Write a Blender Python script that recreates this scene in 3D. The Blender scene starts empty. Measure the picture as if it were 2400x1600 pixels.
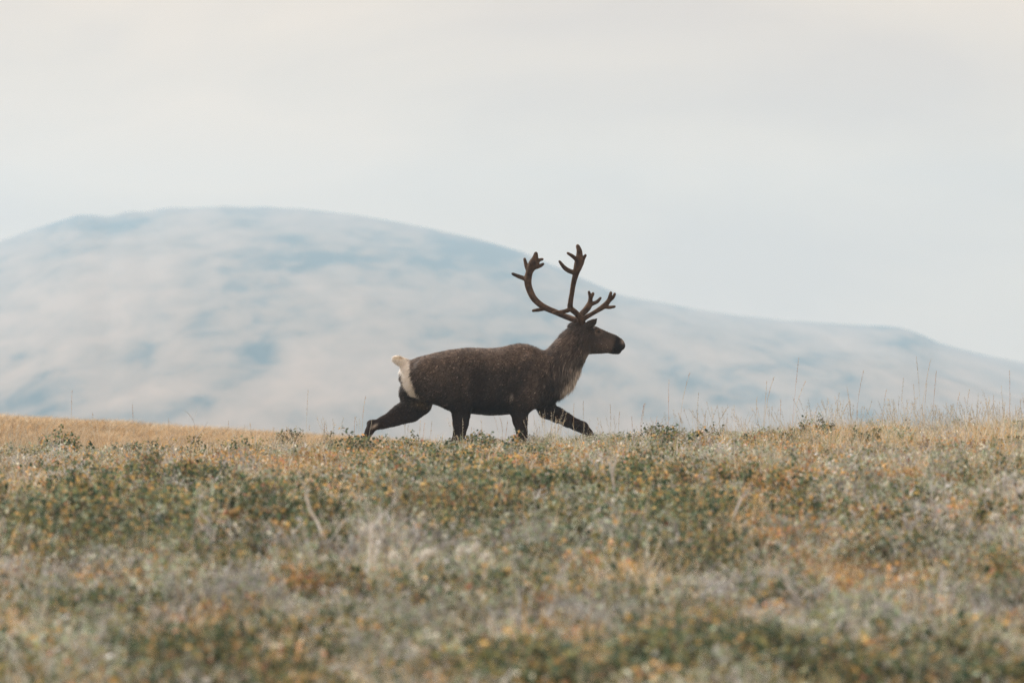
import bpy, math, random
import numpy as np
from mathutils import Vector

SC = bpy.context.scene
COL = SC.collection
R = math.radians

# ------------------------------------------------------------------ camera, sky, sun
FOC = 15653.0          # focal length in pixels of a 2400 px wide frame
ZC = 1.7               # eye height
ROW0 = 1070.0          # row of the level line of sight
D0 = 60.0              # distance of the crest the animal walks on
cam = bpy.data.cameras.new('camera')
cam.sensor_width = 36.0
cam.lens = FOC / 2400.0 * 36.0
cam.clip_start = 0.5
cam.clip_end = 20000
cam.dof.use_dof = True
cam.dof.focus_distance = 60.0
cam.dof.aperture_fstop = 5.1
camo = bpy.data.objects.new('camera', cam)
COL.objects.link(camo)
camo.location = (0, 0, ZC)
camo.rotation_euler = (R(90) + math.atan((ROW0 - 800) / FOC), 0, 0)
SC.camera = camo

SUN_EL, SUN_AZ = 43.0, -56.0      # azimuth from +Y (view axis), negative = left
w = bpy.data.worlds.new('World')
SC.world = w
w.use_nodes = True
nt = w.node_tree
nt.nodes.clear()
N = nt.nodes.new
out = N('ShaderNodeOutputWorld')
bg_clear = N('ShaderNodeBackground'); bg_cloud = N('ShaderNodeBackground')
sky = N('ShaderNodeTexSky'); sky.sky_type = 'NISHITA'; sky.sun_disc = False
sky.sun_elevation = R(SUN_EL); sky.sun_rotation = R(SUN_AZ)
bg_clear.inputs[1].default_value = 0.10
nt.links.new(sky.outputs[0], bg_clear.inputs[0])
tc = N('ShaderNodeTexCoord')
mp = N('ShaderNodeMapping'); mp.inputs['Scale'].default_value = (13, 13, 32)
mp.inputs['Location'].default_value = (3.1, 0.0, 1.3)
nt.links.new(tc.outputs['Generated'], mp.inputs[0])
nz = N('ShaderNodeTexNoise'); nz.inputs['Scale'].default_value = 1.0
nz.inputs['Detail'].default_value = 4.0; nz.inputs['Roughness'].default_value = 0.5
nz.inputs['Distortion'].default_value = 0.35
nt.links.new(mp.outputs[0], nz.inputs['Vector'])
cr = N('ShaderNodeValToRGB')
cr.color_ramp.elements[0].position = 0.40; cr.color_ramp.elements[0].color = (0.87, 0.66, 0.525, 1)
cr.color_ramp.elements[1].position = 0.60; cr.color_ramp.elements[1].color = (1.14, 0.845, 0.615, 1)
e = cr.color_ramp.elements.new(0.5); e.color = (1.01, 0.765, 0.575, 1)
sep = N('ShaderNodeSeparateXYZ'); nt.links.new(tc.outputs['Generated'], sep.inputs[0])
def mth(op, a, b=None, c=None):
    q = N('ShaderNodeMath'); q.operation = op
    for i, v in enumerate((a, b, c)):
        if v is None: continue
        if isinstance(v, (int, float)): q.inputs[i].default_value = v
        else: nt.links.new(v, q.inputs[i])
    return q.outputs[0]
fac = mth('MULTIPLY_ADD', nz.outputs['Fac'], 0.62, 0.19)
for (ix, iy, rx, ry, wg) in ((430, 370, 480, 85, 0.17), (1850, 380, 330, 110, 0.13), (100, 30, 900, 120, 0.015), (2100, 620, 600, 90, -0.05), (900, 215, 700, 50, -0.04)):   # cloud banks low over the hill
    u_ = mth('MULTIPLY', mth('SUBTRACT', sep.outputs['X'], (ix - 1200) / FOC), FOC / rx)
    v_ = mth('MULTIPLY', mth('SUBTRACT', sep.outputs['Z'], (ROW0 - iy) / FOC), FOC / ry)
    front = mth('GREATER_THAN', sep.outputs['Y'], 0.0)
    gs = mth('EXPONENT', mth('MULTIPLY', mth('MULTIPLY_ADD', u_, u_, mth('MULTIPLY', v_, v_)), -1.0))
    fac = mth('MULTIPLY_ADD', mth('MULTIPLY', gs, front), wg, fac)
nt.links.new(fac, cr.inputs[0])
nt.links.new(cr.outputs[0], bg_cloud.inputs[0])
bg_cloud.inputs[1].default_value = 1.0
mx = N('ShaderNodeMixShader'); mx.inputs[0].default_value = 0.94
nt.links.new(bg_clear.outputs[0], mx.inputs[1]); nt.links.new(bg_cloud.outputs[0], mx.inputs[2])
nt.links.new(mx.outputs[0], out.inputs['Surface'])

sun = bpy.data.lights.new('sun', 'SUN')
sun.energy = 4.9; sun.angle = R(1.0); sun.color = (1.0, 0.96, 0.90)
suno = bpy.data.objects.new('sun', sun); COL.objects.link(suno)
sd = Vector((math.sin(R(SUN_AZ)) * math.cos(R(SUN_EL)), math.cos(R(SUN_AZ)) * math.cos(R(SUN_EL)), math.sin(R(SUN_EL))))
suno.rotation_euler = sd.to_track_quat('Z', 'Y').to_euler()
suno.location = (0, 40, 60)

SC.render.engine = 'CYCLES'
SC.view_settings.view_transform = 'Standard'; SC.view_settings.look = 'None'
SC.view_settings.exposure = 0.0; SC.view_settings.gamma = 1.0
SC.view_settings.use_curve_mapping = False
SC.cycles.use_denoising = True; SC.cycles.denoising_prefilter = 'NONE'; SC.cycles.sampling_pattern = 'BLUE_NOISE'
SC.cycles.max_bounces = 6; SC.cycles.diffuse_bounces = 3; SC.cycles.glossy_bounces = 2
SC.cycles.transmission_bounces = 3; SC.cycles.volume_bounces = 1
SC.cycles.use_adaptive_sampling = True; SC.cycles.adaptive_threshold = 0.008

# ------------------------------------------------------------------ helpers
rng = np.random.default_rng(7)

def lin(r, g, b):
    f = lambda c: (c / 255 / 12.92) if c <= 10 else ((c / 255 + 0.055) / 1.055) ** 2.4
    return (f(r), f(g), f(b))

def sstep(a, b, x):
    t = np.clip((np.asarray(x, float) - a) / (b - a), 0, 1)
    return t * t * (3 - 2 * t)

def vnoise(x, y, seed=0):
    """smooth value noise, about -1..1"""
    x = np.asarray(x, float); y = np.asarray(y, float)
    xi = np.floor(x).astype(np.int64); yi = np.floor(y).astype(np.int64)
    fx = x - xi; fy = y - yi
    fx = fx * fx * (3 - 2 * fx); fy = fy * fy * (3 - 2 * fy)
    def h(a, b):
        n = (a * 374761393 + b * 668265263 + seed * 982451653) & 0x7fffffff
        n = ((n ^ (n >> 13)) * 1274126177) & 0x7fffffff
        return ((n ^ (n >> 16)) & 0xffff) / 32767.5 - 1
    return (h(xi, yi) * (1 - fx) + h(xi + 1, yi) * fx) * (1 - fy) + (h(xi, yi + 1) * (1 - fx) + h(xi + 1, yi + 1) * fx) * fy

def fbm(x, y, seed=0, o=3):
    s = 0; a = 1; t = 0
    for i in range(o):
        s = s + a * vnoise(np.asarray(x) * 2 ** i, np.asarray(y) * 2 ** i, seed + 17 * i); t += a; a *= 0.5
    return s / t

def mesh_from(name, V, F, cols=None, smooth=False):
    """V (n,3); F: (m,k) array or list; cols (n,3) linear colours on the vertices"""
    me = bpy.data.meshes.new(name)
    if isinstance(F, np.ndarray):
        m, k = F.shape
        me.vertices.add(len(V)); me.vertices.foreach_set('co', np.ascontiguousarray(V, dtype=np.float32).ravel())
        me.loops.add(m * k); me.loops.foreach_set('vertex_index', np.ascontiguousarray(F, dtype=np.int32).ravel())
        me.polygons.add(m); me.polygons.foreach_set('loop_start', np.arange(0, m * k, k, dtype=np.int32))
        me.update(calc_edges=True)
    else:
        me.from_pydata([tuple(v) for v in V], [], [tuple(f) for f in F]); me.update()
    if cols is not None:
        a = me.color_attributes.new('Col', 'FLOAT_COLOR', 'POINT')
        c = np.ones((len(V), 4), np.float32); c[:, :3] = cols
        a.data.foreach_set('color', c.ravel())
    if smooth:
        me.polygons.foreach_set('use_smooth', np.ones(len(me.polygons), bool))
    return me

def obj(name, me, mat=None, parent=None, loc=None):
    o = bpy.data.objects.new(name, me); COL.objects.link(o)
    if mat: me.materials.clear(); me.materials.append(mat)
    if parent: o.parent = parent
    if loc is not None: o.location = loc
    return o

def tag(o, label=None, cat=None, group=None, kind=None):
    if label: o['label'] = label
    if cat: o['category'] = cat
    if group: o['group'] = group
    if kind: o['kind'] = kind
    return o

def thing(name, label, cat, loc=(0, 0, 0), group=None):
    o = bpy.data.objects.new(name, None); COL.objects.link(o); o.location = loc
    o.empty_display_size = 0.1
    return tag(o, label, cat, group)

def material(name):
    m = bpy.data.materials.new(name); m.use_nodes = True
    t = m.node_tree
    return m, t, t.nodes['Principled BSDF']

def plant_mat(name, transl=0.35, rough=0.6, var=0.25):
    """vertex colour, a little random per plant, light passing through the leaf"""
    m, t, p = material(name)
    at = t.nodes.new('ShaderNodeAttribute'); at.attribute_name = 'Col'
    oi = t.nodes.new('ShaderNodeObjectInfo')
    mr = t.nodes.new('ShaderNodeMapRange'); mr.inputs['To Min'].default_value = 1 - var; mr.inputs['To Max'].default_value = 1 + var
    t.links.new(oi.outputs['Random'], mr.inputs['Value'])
    hs = t.nodes.new('ShaderNodeHueSaturation')
    t.links.new(mr.outputs[0], hs.inputs['Value']); t.links.new(at.outputs['Color'], hs.inputs['Color'])
    t.links.new(hs.outputs[0], p.inputs['Base Color'])
    p.inputs['Roughness'].default_value = rough
    p.inputs['Specular IOR Level'].default_value = 0.15
    tr = t.nodes.new('ShaderNodeBsdfTranslucent'); t.links.new(hs.outputs[0], tr.inputs['Color'])
    ms = t.nodes.new('ShaderNodeMixShader'); ms.inputs[0].default_value = transl
    t.links.new(p.outputs[0], ms.inputs[1]); t.links.new(tr.outputs[0], ms.inputs[2])
    t.links.new(ms.outputs[0], t.nodes['Material Output'].inputs['Surface'])
    return m

M_LEAF = plant_mat('leaf', 0.35)
M_STRAW = plant_mat('straw', 0.25, 0.7)
M_WOOD = plant_mat('bare_wood', 0.0, 0.85, 0.15)

# ------------------------------------------------------------------ terrain
RX = (np.array([-300, 0, 400, 700, 1100, 1400, 1600, 2000, 2400, 2700]) - 1200) / FOC * D0
RZ = (ROW0 - np.array([1118, 1111, 1102, 1097, 1088, 1077, 1065, 1054, 1042, 1036])) / FOC * D0

def ridge_off(x):
    return np.interp(x, RX, RZ) * 0.5 + np.interp(x - 0.3, RX, RZ) * 0.25 + np.interp(x + 0.3, RX, RZ) * 0.25

def ground_z(x, d, fine=True):
    x = np.asarray(x, float); d = np.asarray(d, float)
    front = ZC - 0.00069 * (D0 - d) ** 2
    q = 25 - d
    near = (ZC - 0.00069 * 35 ** 2) - 0.0483 * q + 0.00056 * q * q
    near = np.where(d < 0, -0.01 * (-d) * 0, near)
    z = np.where(d > 25, front, near)
    b = d - D0
    back = np.where(b < 14, ZC - 0.0026 * b * b, ZC - 0.51 - 0.0728 * (b - 14))
    back = np.maximum(back, 0.3 - 0.004 * np.maximum(d - 80, 0))
    back = np.where(d > 80, np.minimum(back, 0.45), back)
    z = np.where(d > D0, back, z)
    z = z + ridge_off(x) * np.exp(-((d - 57) / 17.0) ** 2)
    # grassy swell beyond the crest, sloping down to the right
    cx = x - 0.0
    top = 1.80 + 0.95 * np.tanh(-(cx + 1.0) * 0.074)
    base = np.where(d > 80, back, 0)
    sw = np.exp(-((d - 112) / 19.0) ** 2)
    z = np.where(d > 72, z * (1 - sw) + top * sw, z)
    # valley floor falling away towards the far hill
    z = z - 6.0 * sstep(140, 900, d)
    if fine:
        a = np.exp(-((d - 40) / 60.0) ** 2)
        z = z + a * (0.035 * vnoise(x * 1.1, d * 0.7, 3) + 0.025 * vnoise(x * 2.7, d * 2.1, 5))
    return z

def px(x, y, d=D0):
    """place in the world at distance d that lies under the given image point (used to measure the photograph)"""
    return ((x - 1200) / FOC * d, d, ZC + (ROW0 - y) / FOC * d)

def px_ground(x, y, h=0.17):
    """ground point seen at image point x, y (cover of height h above it)"""
    ds = np.linspace(16, 60, 600)
    xs = (x - 1200) / FOC * ds
    rows = ROW0 - (ground_z(xs, ds, False) + h - ZC) * FOC / ds
    i = int(np.argmin(np.abs(rows - y)))
    return float(xs[i]), float(ds[i])

ds = np.concatenate([np.arange(-60, 15, 5.0), np.arange(15, 70, 0.25), np.arange(70, 150, 1.5), np.geomspace(150, 2870, 60)])
us = np.concatenate([np.geomspace(1400, 8, 26) * -1, np.arange(-7.8, 7.81, 0.2), np.geomspace(8, 1400, 26)])
X, D = np.meshgrid(us, ds)
Z = ground_z(X, D)
nr, nc = X.shape
idx = np.arange(nr * nc).reshape(nr, nc)
F = np.stack([idx[:-1, :-1], idx[:-1, 1:], idx[1:, 1:], idx[1:, :-1]], -1).reshape(-1, 4)
me = mesh_from('ground', np.stack([X, D, Z], -1).reshape(-1, 3), F, smooth=True)
m, t, p = material('tundra_ground')
geo = t.nodes.new('ShaderNodeNewGeometry')
n1 = t.nodes.new('ShaderNodeTexNoise'); n1.inputs['Scale'].default_value = 1.2; n1.inputs['Detail'].default_value = 8
n2 = t.nodes.new('ShaderNodeTexNoise'); n2.inputs['Scale'].default_value = 0.12; n2.inputs['Detail'].default_value = 5
t.links.new(geo.outputs['Position'], n1.inputs['Vector']); t.links.new(geo.outputs['Position'], n2.inputs['Vector'])
r1 = t.nodes.new('ShaderNodeValToRGB')
r1.color_ramp.elements[0].position = 0.3; r1.color_ramp.elements[0].color = (*lin(48, 41, 32), 1)
r1.color_ramp.elements[1].position = 0.75; r1.color_ramp.elements[1].color = (*lin(92, 79, 58), 1)
t.links.new(n1.outputs['Fac'], r1.inputs[0])
r2 = t.nodes.new('ShaderNodeValToRGB')      # dry grass plain beyond the crest
r2.color_ramp.elements[0].position = 0.3; r2.color_ramp.elements[0].color = (*lin(136, 112, 76), 1)
r2.color_ramp.elements[1].position = 0.7; r2.color_ramp.elements[1].color = (*lin(168, 140, 98), 1)
t.links.new(n2.outputs['Fac'], r2.inputs[0])
sx = t.nodes.new('ShaderNodeSeparateXYZ'); t.links.new(geo.outputs['Position'], sx.inputs[0])
mr = t.nodes.new('ShaderNodeMapRange'); mr.inputs['From Min'].default_value = 68; mr.inputs['From Max'].default_value = 84
t.links.new(sx.outputs['Y'], mr.inputs['Value'])
mc = t.nodes.new('ShaderNodeMix'); mc.data_type = 'RGBA'
t.links.new(mr.outputs[0], mc.inputs['Factor']); t.links.new(r1.outputs[0], mc.inputs['A']); t.links.new(r2.outputs[0], mc.inputs['B'])
t.links.new(mc.outputs['Result'], p.inputs['Base Color'])
p.inputs['Roughness'].default_value = 0.95; p.inputs['Specular IOR Level'].default_value = 0.1
tag(obj('ground', me, m), kind='structure')

# far hill: crest traced along its length, long front slope with gullies
HD = 2700.0
hx = np.array([-1500, -900, -500, -250, 0, 80, 130, 180, 215, 255, 300, 345, 400, 460, 520, 600, 700, 850, 1000, 1120, 1220, 1340, 1450, 1600, 1700, 1850, 2050, 2110, 2150, 2200, 2300, 2400, 2700, 3100, 3900])
hy = np.array([980, 860, 740, 655, 565, 537, 520, 503, 501, 505, 496, 496, 487, 487, 482, 486, 488, 505, 535, 560, 590, 640, 690, 718, 735, 752, 763, 768, 780, 803, 830, 850, 905, 955, 1000])
def crest(xw):
    q = xw / HD * FOC + 1200
    return ZC + (ROW0 - np.interp(q, hx, hy)) / FOC * HD
uu = np.concatenate([np.linspace(-1300, -470, 60), np.linspace(-460, 460, 420), np.linspace(470, 1300, 60)])
vv = np.concatenate([np.linspace(700, 2700, 240), np.linspace(2708, 2860, 24)])
UU, Vv = np.meshgrid(uu, vv)
U = UU * Vv / HD                                   # the slope narrows towards the valley
s = np.clip((Vv - 700) / (HD - 700), 0, 1)
prof = np.sin(s * math.pi / 2)
cz = crest(UU)
HZ = -10 * (1 - prof) + (ZC + (cz - ZC) * np.minimum(Vv, HD) / HD) * prof
HZ = np.where(Vv > HD, -10 + (cz + 10) * np.cos(np.clip((Vv - HD) / 160, 0, 1) * math.pi / 2), HZ)
env = np.sin(np.clip(s, 0, 1) * math.pi) * (Vv < HD)
HZ = HZ + env * (4.5 * fbm(U / 80 + Vv / 600, Vv / 900, 11, 3) + 1.8 * fbm(U / 26 + Vv / 260, Vv / 380, 12, 3))
HZ = HZ + 0.9 * fbm(U / 9, Vv / 160, 14, 2) * sstep(0.6, 1, s) * (Vv <= HD + 15) * (0.3 + 1.2 * np.exp(-((U + 150) / 40.0) ** 2))
nr, nc = U.shape
idx = np.arange(nr * nc).reshape(nr, nc)
F = np.stack([idx[:-1, :-1], idx[:-1, 1:], idx[1:, 1:], idx[1:, :-1]], -1).reshape(-1, 4)
me = mesh_from('hill', np.stack([U, Vv, HZ], -1).reshape(-1, 3), F, smooth=True)
m, t, p = material('heath_hillside')
geo = t.nodes.new('ShaderNodeNewGeometry')
def nn(scale, sc, detail, rough, dist=0.0, loc=(0, 0, 0)):
    mpn = t.nodes.new('ShaderNodeMapping'); mpn.inputs['Scale'].default_value = sc; mpn.inputs['Location'].default_value = loc
    mpn.inputs['Rotation'].default_value = (0, R(22), 0)
    t.links.new(geo.outputs['Position'], mpn.inputs[0])
    q = t.nodes.new('ShaderNodeTexNoise'); q.inputs['Scale'].default_value = scale
    q.inputs['Detail'].default_value = detail; q.inputs['Roughness'].default_value = rough; q.inputs['Distortion'].default_value = dist
    t.links.new(mpn.outputs[0], q.inputs['Vector']); return q
a = nn(0.085, (1, 0.015, 1.7), 9, 0.62, 0.4)
b = nn(0.02, (1, 0.02, 1.6), 4, 0.55, 0.4, (40, 3, 0))
ad = t.nodes.new('ShaderNodeMath'); ad.operation = 'MULTIPLY_ADD'; ad.inputs[1].default_value = 0.55
sc_ = t.nodes.new('ShaderNodeMath'); sc_.operation = 'MULTIPLY'; sc_.inputs[1].default_value = 0.45
t.links.new(b.outputs['Fac'], sc_.inputs[0]); t.links.new(a.outputs['Fac'], ad.inputs[0]); t.links.new(sc_.outputs[0], ad.inputs[2])
cr = t.nodes.new('ShaderNodeValToRGB')
cr.color_ramp.elements[0].position = 0.36; cr.color_ramp.elements[0].color = (0.05, 0.1, 0.14, 1)  # dark heath, with blue of the hazy air mixed into its colour
cr.color_ramp.elements[1].position = 0.60; cr.color_ramp.elements[1].color = (0.335, 0.29, 0.268, 1)
e = cr.color_ramp.elements.new(0.47); e.color = (0.235, 0.22, 0.215, 1)
t.links.new(ad.outputs[0], cr.inputs[0]); t.links.new(cr.outputs[0], p.inputs['Base Color'])
p.inputs['Roughness'].default_value = 1.0; p.inputs['Specular IOR Level'].default_value = 0.0
HP = UU / HD * FOC + 1200; HR = ROW0 - (HZ - ZC) / Vv * FOC
heath = np.zeros_like(HP)
for (a_, b_, rx_, ry_, w_) in [(280, 522, 120, 28, .13), (200, 585, 120, 13, .06), (700, 605, 160, 26, .09), (1000, 608, 250, 40, .10), (1150, 585, 130, 28, .10), (600, 835, 60, 22, .11), (480, 790, 60, 12, .07),
                               (490, 735, 40, 10, .08), (960, 730, 60, 12, .06), (1800, 860, 300, 22, .06), (2140, 800, 70, 16, .09), (1270, 645, 110, 22, .08), (560, 525, 50, 10, .08), (400, 950, 250, 20, .05), (1600, 790, 150, 14, .05), (1350, 870, 120, 16, .05)]:
    heath += w_ * np.exp(-((HP - a_) / rx_) ** 2 - ((HR - b_ - 0.12 * (a_ - HP)) / ry_) ** 2)
heath -= 0.05 * np.exp(-((HP - 200) / 350) ** 2 - ((HR - 720) / 110) ** 2)
ha = me.attributes.new('heath', 'FLOAT', 'POINT'); ha.data.foreach_set('value', heath.astype(np.float32).ravel())
at = t.nodes.new('ShaderNodeAttribute'); at.attribute_name = 'heath'
sb = t.nodes.new('ShaderNodeMath'); sb.operation = 'SUBTRACT'
t.links.new(ad.outputs[0], sb.inputs[0]); t.links.new(at.outputs['Fac'], sb.inputs[1]); t.links.new(sb.outputs[0], cr.inputs[0])
tag(obj('hill', me, m), kind='structure')

# ------------------------------------------------------------------ the caribou
DC = 60.25
S = DC / FOC           # metres per traced unit at the animal

def grid_sdf(x0, x1, y0, y1, z0, z1, h):
    xs = np.arange(x0, x1 + h, h, dtype=np.float32); ys = np.arange(y0, y1 + h, h, dtype=np.float32); zs = np.arange(z0, z1 + h, h, dtype=np.float32)
    return xs, ys, zs, np.full((len(xs), len(ys), len(zs)), 60.0, np.float32)

def blend(A, B, k):
    hh = np.clip(0.5 + 0.5 * (A - B) / k, 0, 1)
    return A * (1 - hh) + B * hh - k * hh * (1 - hh)

def cone(G, a, b, ra, rb, ys=1.0, k=9.0):
    """tapered limb between joints a and b, flattened sideways by ys; joints as (along, across, up)"""
    xs, yy, zs, f = G
    m_ = max(ra, rb) + 3 * k + 6
    lo = np.minimum(a, b) - m_; hi = np.maximum(a, b) + m_
    i0, i1 = np.searchsorted(xs, lo[0]), np.searchsorted(xs, hi[0])
    j0, j1 = np.searchsorted(yy, lo[1]), np.searchsorted(yy, hi[1])
    k0, k1 = np.searchsorted(zs, lo[2]), np.searchsorted(zs, hi[2])
    if i1 <= i0 or j1 <= j0 or k1 <= k0: return
    Xg = xs[i0:i1, None, None]; Yg = yy[None, j0:j1, None]; Zg = zs[None, None, k0:k1]
    ax, ay, az = a; bx, by, bz = b
    dx, dy, dz = bx - ax, by - ay, bz - az
    L = dx * dx + dy * dy + dz * dz + 1e-6
    t_ = np.clip(((Xg - ax) * dx + (Yg - ay) * dy + (Zg - az) * dz) / L, 0, 1)
    d = np.sqrt((Xg - ax - t_ * dx) ** 2 + ((Yg - ay - t_ * dy) / ys) ** 2 + (Zg - az - t_ * dz) ** 2) - (ra + (rb - ra) * t_)
    if ys < 1: d = d * (ys * 0.4 + 0.6)
    f[i0:i1, j0:j1, k0:k1] = blend(f[i0:i1, j0:j1, k0:k1], d, k)

def chain(G, pts, ys=1.0, k=9.0):
    for (p_, q_) in zip(pts[:-1], pts[1:]):
        cone(G, np.array(p_[:3], float), np.array(q_[:3], float), p_[3], q_[3], ys, k)

def surface_nets(G):
    xs, yy, zs, f = G
    ins = f < 0
    nx, ny, nz_ = f.shape
    acc = np.zeros((nx - 1, ny - 1, nz_ - 1, 3), np.float32); cnt = np.zeros((nx - 1, ny - 1, nz_ - 1), np.float32)
    def cor(i, j, k): return f[i:nx - 1 + i, j:ny - 1 + j, k:nz_ - 1 + k]
    cs = [(i, j, k) for i in (0, 1) for j in (0, 1) for k in (0, 1)]
    tot = sum((cor(*c) < 0).astype(np.int8) for c in cs)
    act = np.argwhere((tot > 0) & (tot < 8))
    I, J, K = act.T
    acc = np.zeros((len(act), 3)); cnt = np.zeros(len(act))
    for c in cs:
        for ax_ in range(3):
            if c[ax_] == 1: continue
            c2 = list(c); c2[ax_] = 1
            fa = f[I + c[0], J + c[1], K + c[2]]; fb = f[I + c2[0], J + c2[1], K + c2[2]]
            x = (fa < 0) != (fb < 0)
            tt = np.where(x, fa / np.where(x, fa - fb, 1), 0)
            pt = np.tile(np.array(c, float), (len(act), 1)); pt[:, ax_] += tt
            acc += pt * x[:, None]; cnt += x
    pos = act + acc / cnt[:, None]
    h = xs[1] - xs[0]
    V = np.array([xs[0], yy[0], zs[0]]) + pos * h
    vid = np.full((nx - 1, ny - 1, nz_ - 1), -1, np.int64); vid[I, J, K] = np.arange(len(act))
    faces = []
    for ax_ in range(3):
        sl0 = [slice(1, n - 1) for n in f.shape]; sl1 = [slice(1, n - 1) for n in f.shape]
        sl0[ax_] = slice(0, f.shape[ax_] - 1); sl1[ax_] = slice(1, f.shape[ax_])
        A = ins[tuple(sl0)]; B = ins[tuple(sl1)]
        ed = np.argwhere(A != B)
        if not len(ed): continue
        off = np.array([1, 1, 1]); off[ax_] = 0
        e_ = ed + off
        u_, v_ = [(1, 2), (2, 0), (0, 1)][ax_]
        def at(du, dv):
            c = e_.copy(); c[:, u_] -= du; c[:, v_] -= dv
            return vid[c[:, 0], c[:, 1], c[:, 2]]
        q = np.stack([at(1, 1), at(0, 1), at(0, 0), at(1, 0)], -1)
        fl = ~A[tuple(ed.T)]
        q[fl] = q[fl][:, ::-1]
        faces.append(q)
    return V, np.concatenate(faces)

def smooth_verts(V, F, n=2, lam=0.5):
    for _ in range(n):
        acc = np.zeros_like(V); c = np.zeros(len(V))
        for i in range(4):
            for j in ((i + 1) % 4, (i - 1) % 4):
                np.add.at(acc, F[:, i], V[F[:, j]]); np.add.at(c, F[:, i], 1)
        V = V + lam * (acc / np.maximum(c, 1)[:, None] - V)
    return V

def vert_normals(V, F):
    n = np.cross(V[F[:, 2]] - V[F[:, 0]], V[F[:, 3]] - V[F[:, 1]])
    N_ = np.zeros_like(V)
    for i in range(4): np.add.at(N_, F[:, i], n)
    return N_ / np.maximum(np.linalg.norm(N_, axis=1), 1e-9)[:, None]

# traced units: x to the right, u = row (down).  across: + away from the eye
def mid(x): return (x - 1180) * 0.13           # the walk leads slightly away
def P(x, u, y, r): return (x, mid(x) + y, ROW0 - u, r)

G = grid_sdf(828, 1478, -100, 122, -12, 338, 2.0)
xs, yy, zs, f = G
# trunk: section by section
tx = np.array([936, 942, 950, 963, 982, 1013, 1054, 1095, 1147, 1175, 1195, 1216, 1237, 1254, 1271, 1290, 1310, 1322, 1330])
tt_ = np.array([872, 860, 851, 845, 837, 829, 820, 815, 816.5, 814, 808.5, 804.5, 806.5, 813, 821, 832, 850, 872, 890])
tb_ = np.array([884, 900, 915, 930, 940, 946, 956, 968, 973, 972, 970, 967, 963, 958, 952, 944, 930, 915, 900])
tw_ = np.array([4, 14, 24, 34, 42, 46, 45, 45, 55, 55, 50, 44, 41, 41, 41, 38, 28, 16, 5])
Xg = xs[:, None, None]; Yg = yy[None, :, None]; Zg = zs[None, None, :]
zt = ROW0 - np.interp(xs, tx, tt_); zb = ROW0 - np.interp(xs, tx, tb_); ww = np.interp(xs, tx, tw_)
ker = np.array([1, 2, 3, 2, 1]) / 9.0
zt = np.convolve(np.pad(zt, 2, 'edge'), ker, 'valid'); zb = np.convolve(np.pad(zb, 2, 'edge'), ker, 'valid'); ww = np.convolve(np.pad(ww, 2, 'edge'), ker, 'valid')
ok = (xs > 936) & (xs < 1330)
zc_ = ((zt + zb) / 2)[:, None, None]; hh_ = np.maximum((zt - zb) / 2, 1)[:, None, None]; wc = np.maximum(ww, 2)[:, None, None]
mm = mid(xs)[:, None, None]
# egg-shaped section: wider low down
ez = (Zg - zc_) / hh_
wloc = wc * (1 - 0.06 * np.clip(ez, -1, 1))
rr = ((np.abs(Yg - mm) / wloc) ** 2.15 + np.abs(ez) ** 2.15) ** (1 / 2.15)
d = (rr - 1) * np.minimum(wc, hh_)
d = np.where(ok[:, None, None], d, 60.0).astype(np.float32)
f[...] = np.minimum(f, d)

# far hind leg, stretched back
chain(G, [P(996, 880, 26, 40), P(972, 920, 30, 33), P(986, 946, 30, 24), P(962, 961, 30, 26), P(938, 971, 29, 21), P(920, 981, 28, 16), P(900, 989, 27, 12.5), P(878, 997, 26, 11.5)], 0.62, 10)
cone(G, np.array(P(880, 992, 26, 0)[:3]), np.array(P(867, 991, 26, 0)[:3]), 8, 6.5, 0.7, 4)
chain(G, [P(873, 996, 26, 12), P(866, 1010, 26, 9.5), P(858, 1026, 26, 8.5), P(850, 1042, 26, 8), P(845, 1052, 26, 8)], 0.72, 5)
# near hind leg
chain(G, [P(1008, 872, -30, 38), P(1024, 903, -34, 42), P(1060, 925, -33, 36), P(1081, 948, -31, 26), P(1081, 972, -28, 21), P(1080, 992, -28, 18.5), P(1077, 1018, -28, 14.5), P(1070, 1036, -28, 12.5), P(1074, 1052, -28, 8.5), P(1080, 1064, -28, 8.5)], 0.6, 4)
# near foreleg
chain(G, [P(1232, 858, -27, 30), P(1256, 902, -29, 38), P(1228, 938, -27, 30), P(1217, 960, -24, 22), P(1219, 985, -24, 17.5), P(1223, 1012, -24, 13), P(1225, 1034, -24, 12), P(1224, 1052, -24, 7.5), P(1225, 1063, -24, 8)], 0.62, 4.5)
# far foreleg, reaching forward
chain(G, [P(1275, 885, 18, 34), P(1276, 935, 20, 26), P(1281, 961, 20, 18), P(1305, 971, 20, 17), P(1330, 984, 20, 14.5), P(1350, 994, 20, 12.5), P(1366, 1000.5, 20, 12.5), P(1380, 1014, 20, 8.5), P(1392, 1030, 20, 7.5), P(1402, 1043, 20, 8)], 0.68, 7)
# neck and chest mane
chain(G, [P(1278, 880, 0, 52), P(1305, 864, 0, 46), P(1328, 835, 2, 41), P(1346, 808, 4, 38), P(1360, 790, 6, 34)], 0.62, 10)
chain(G, [P(1336, 868, 2, 24), P(1322, 892, 0, 22), P(1304, 912, 0, 19)], 0.85, 8)
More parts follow.
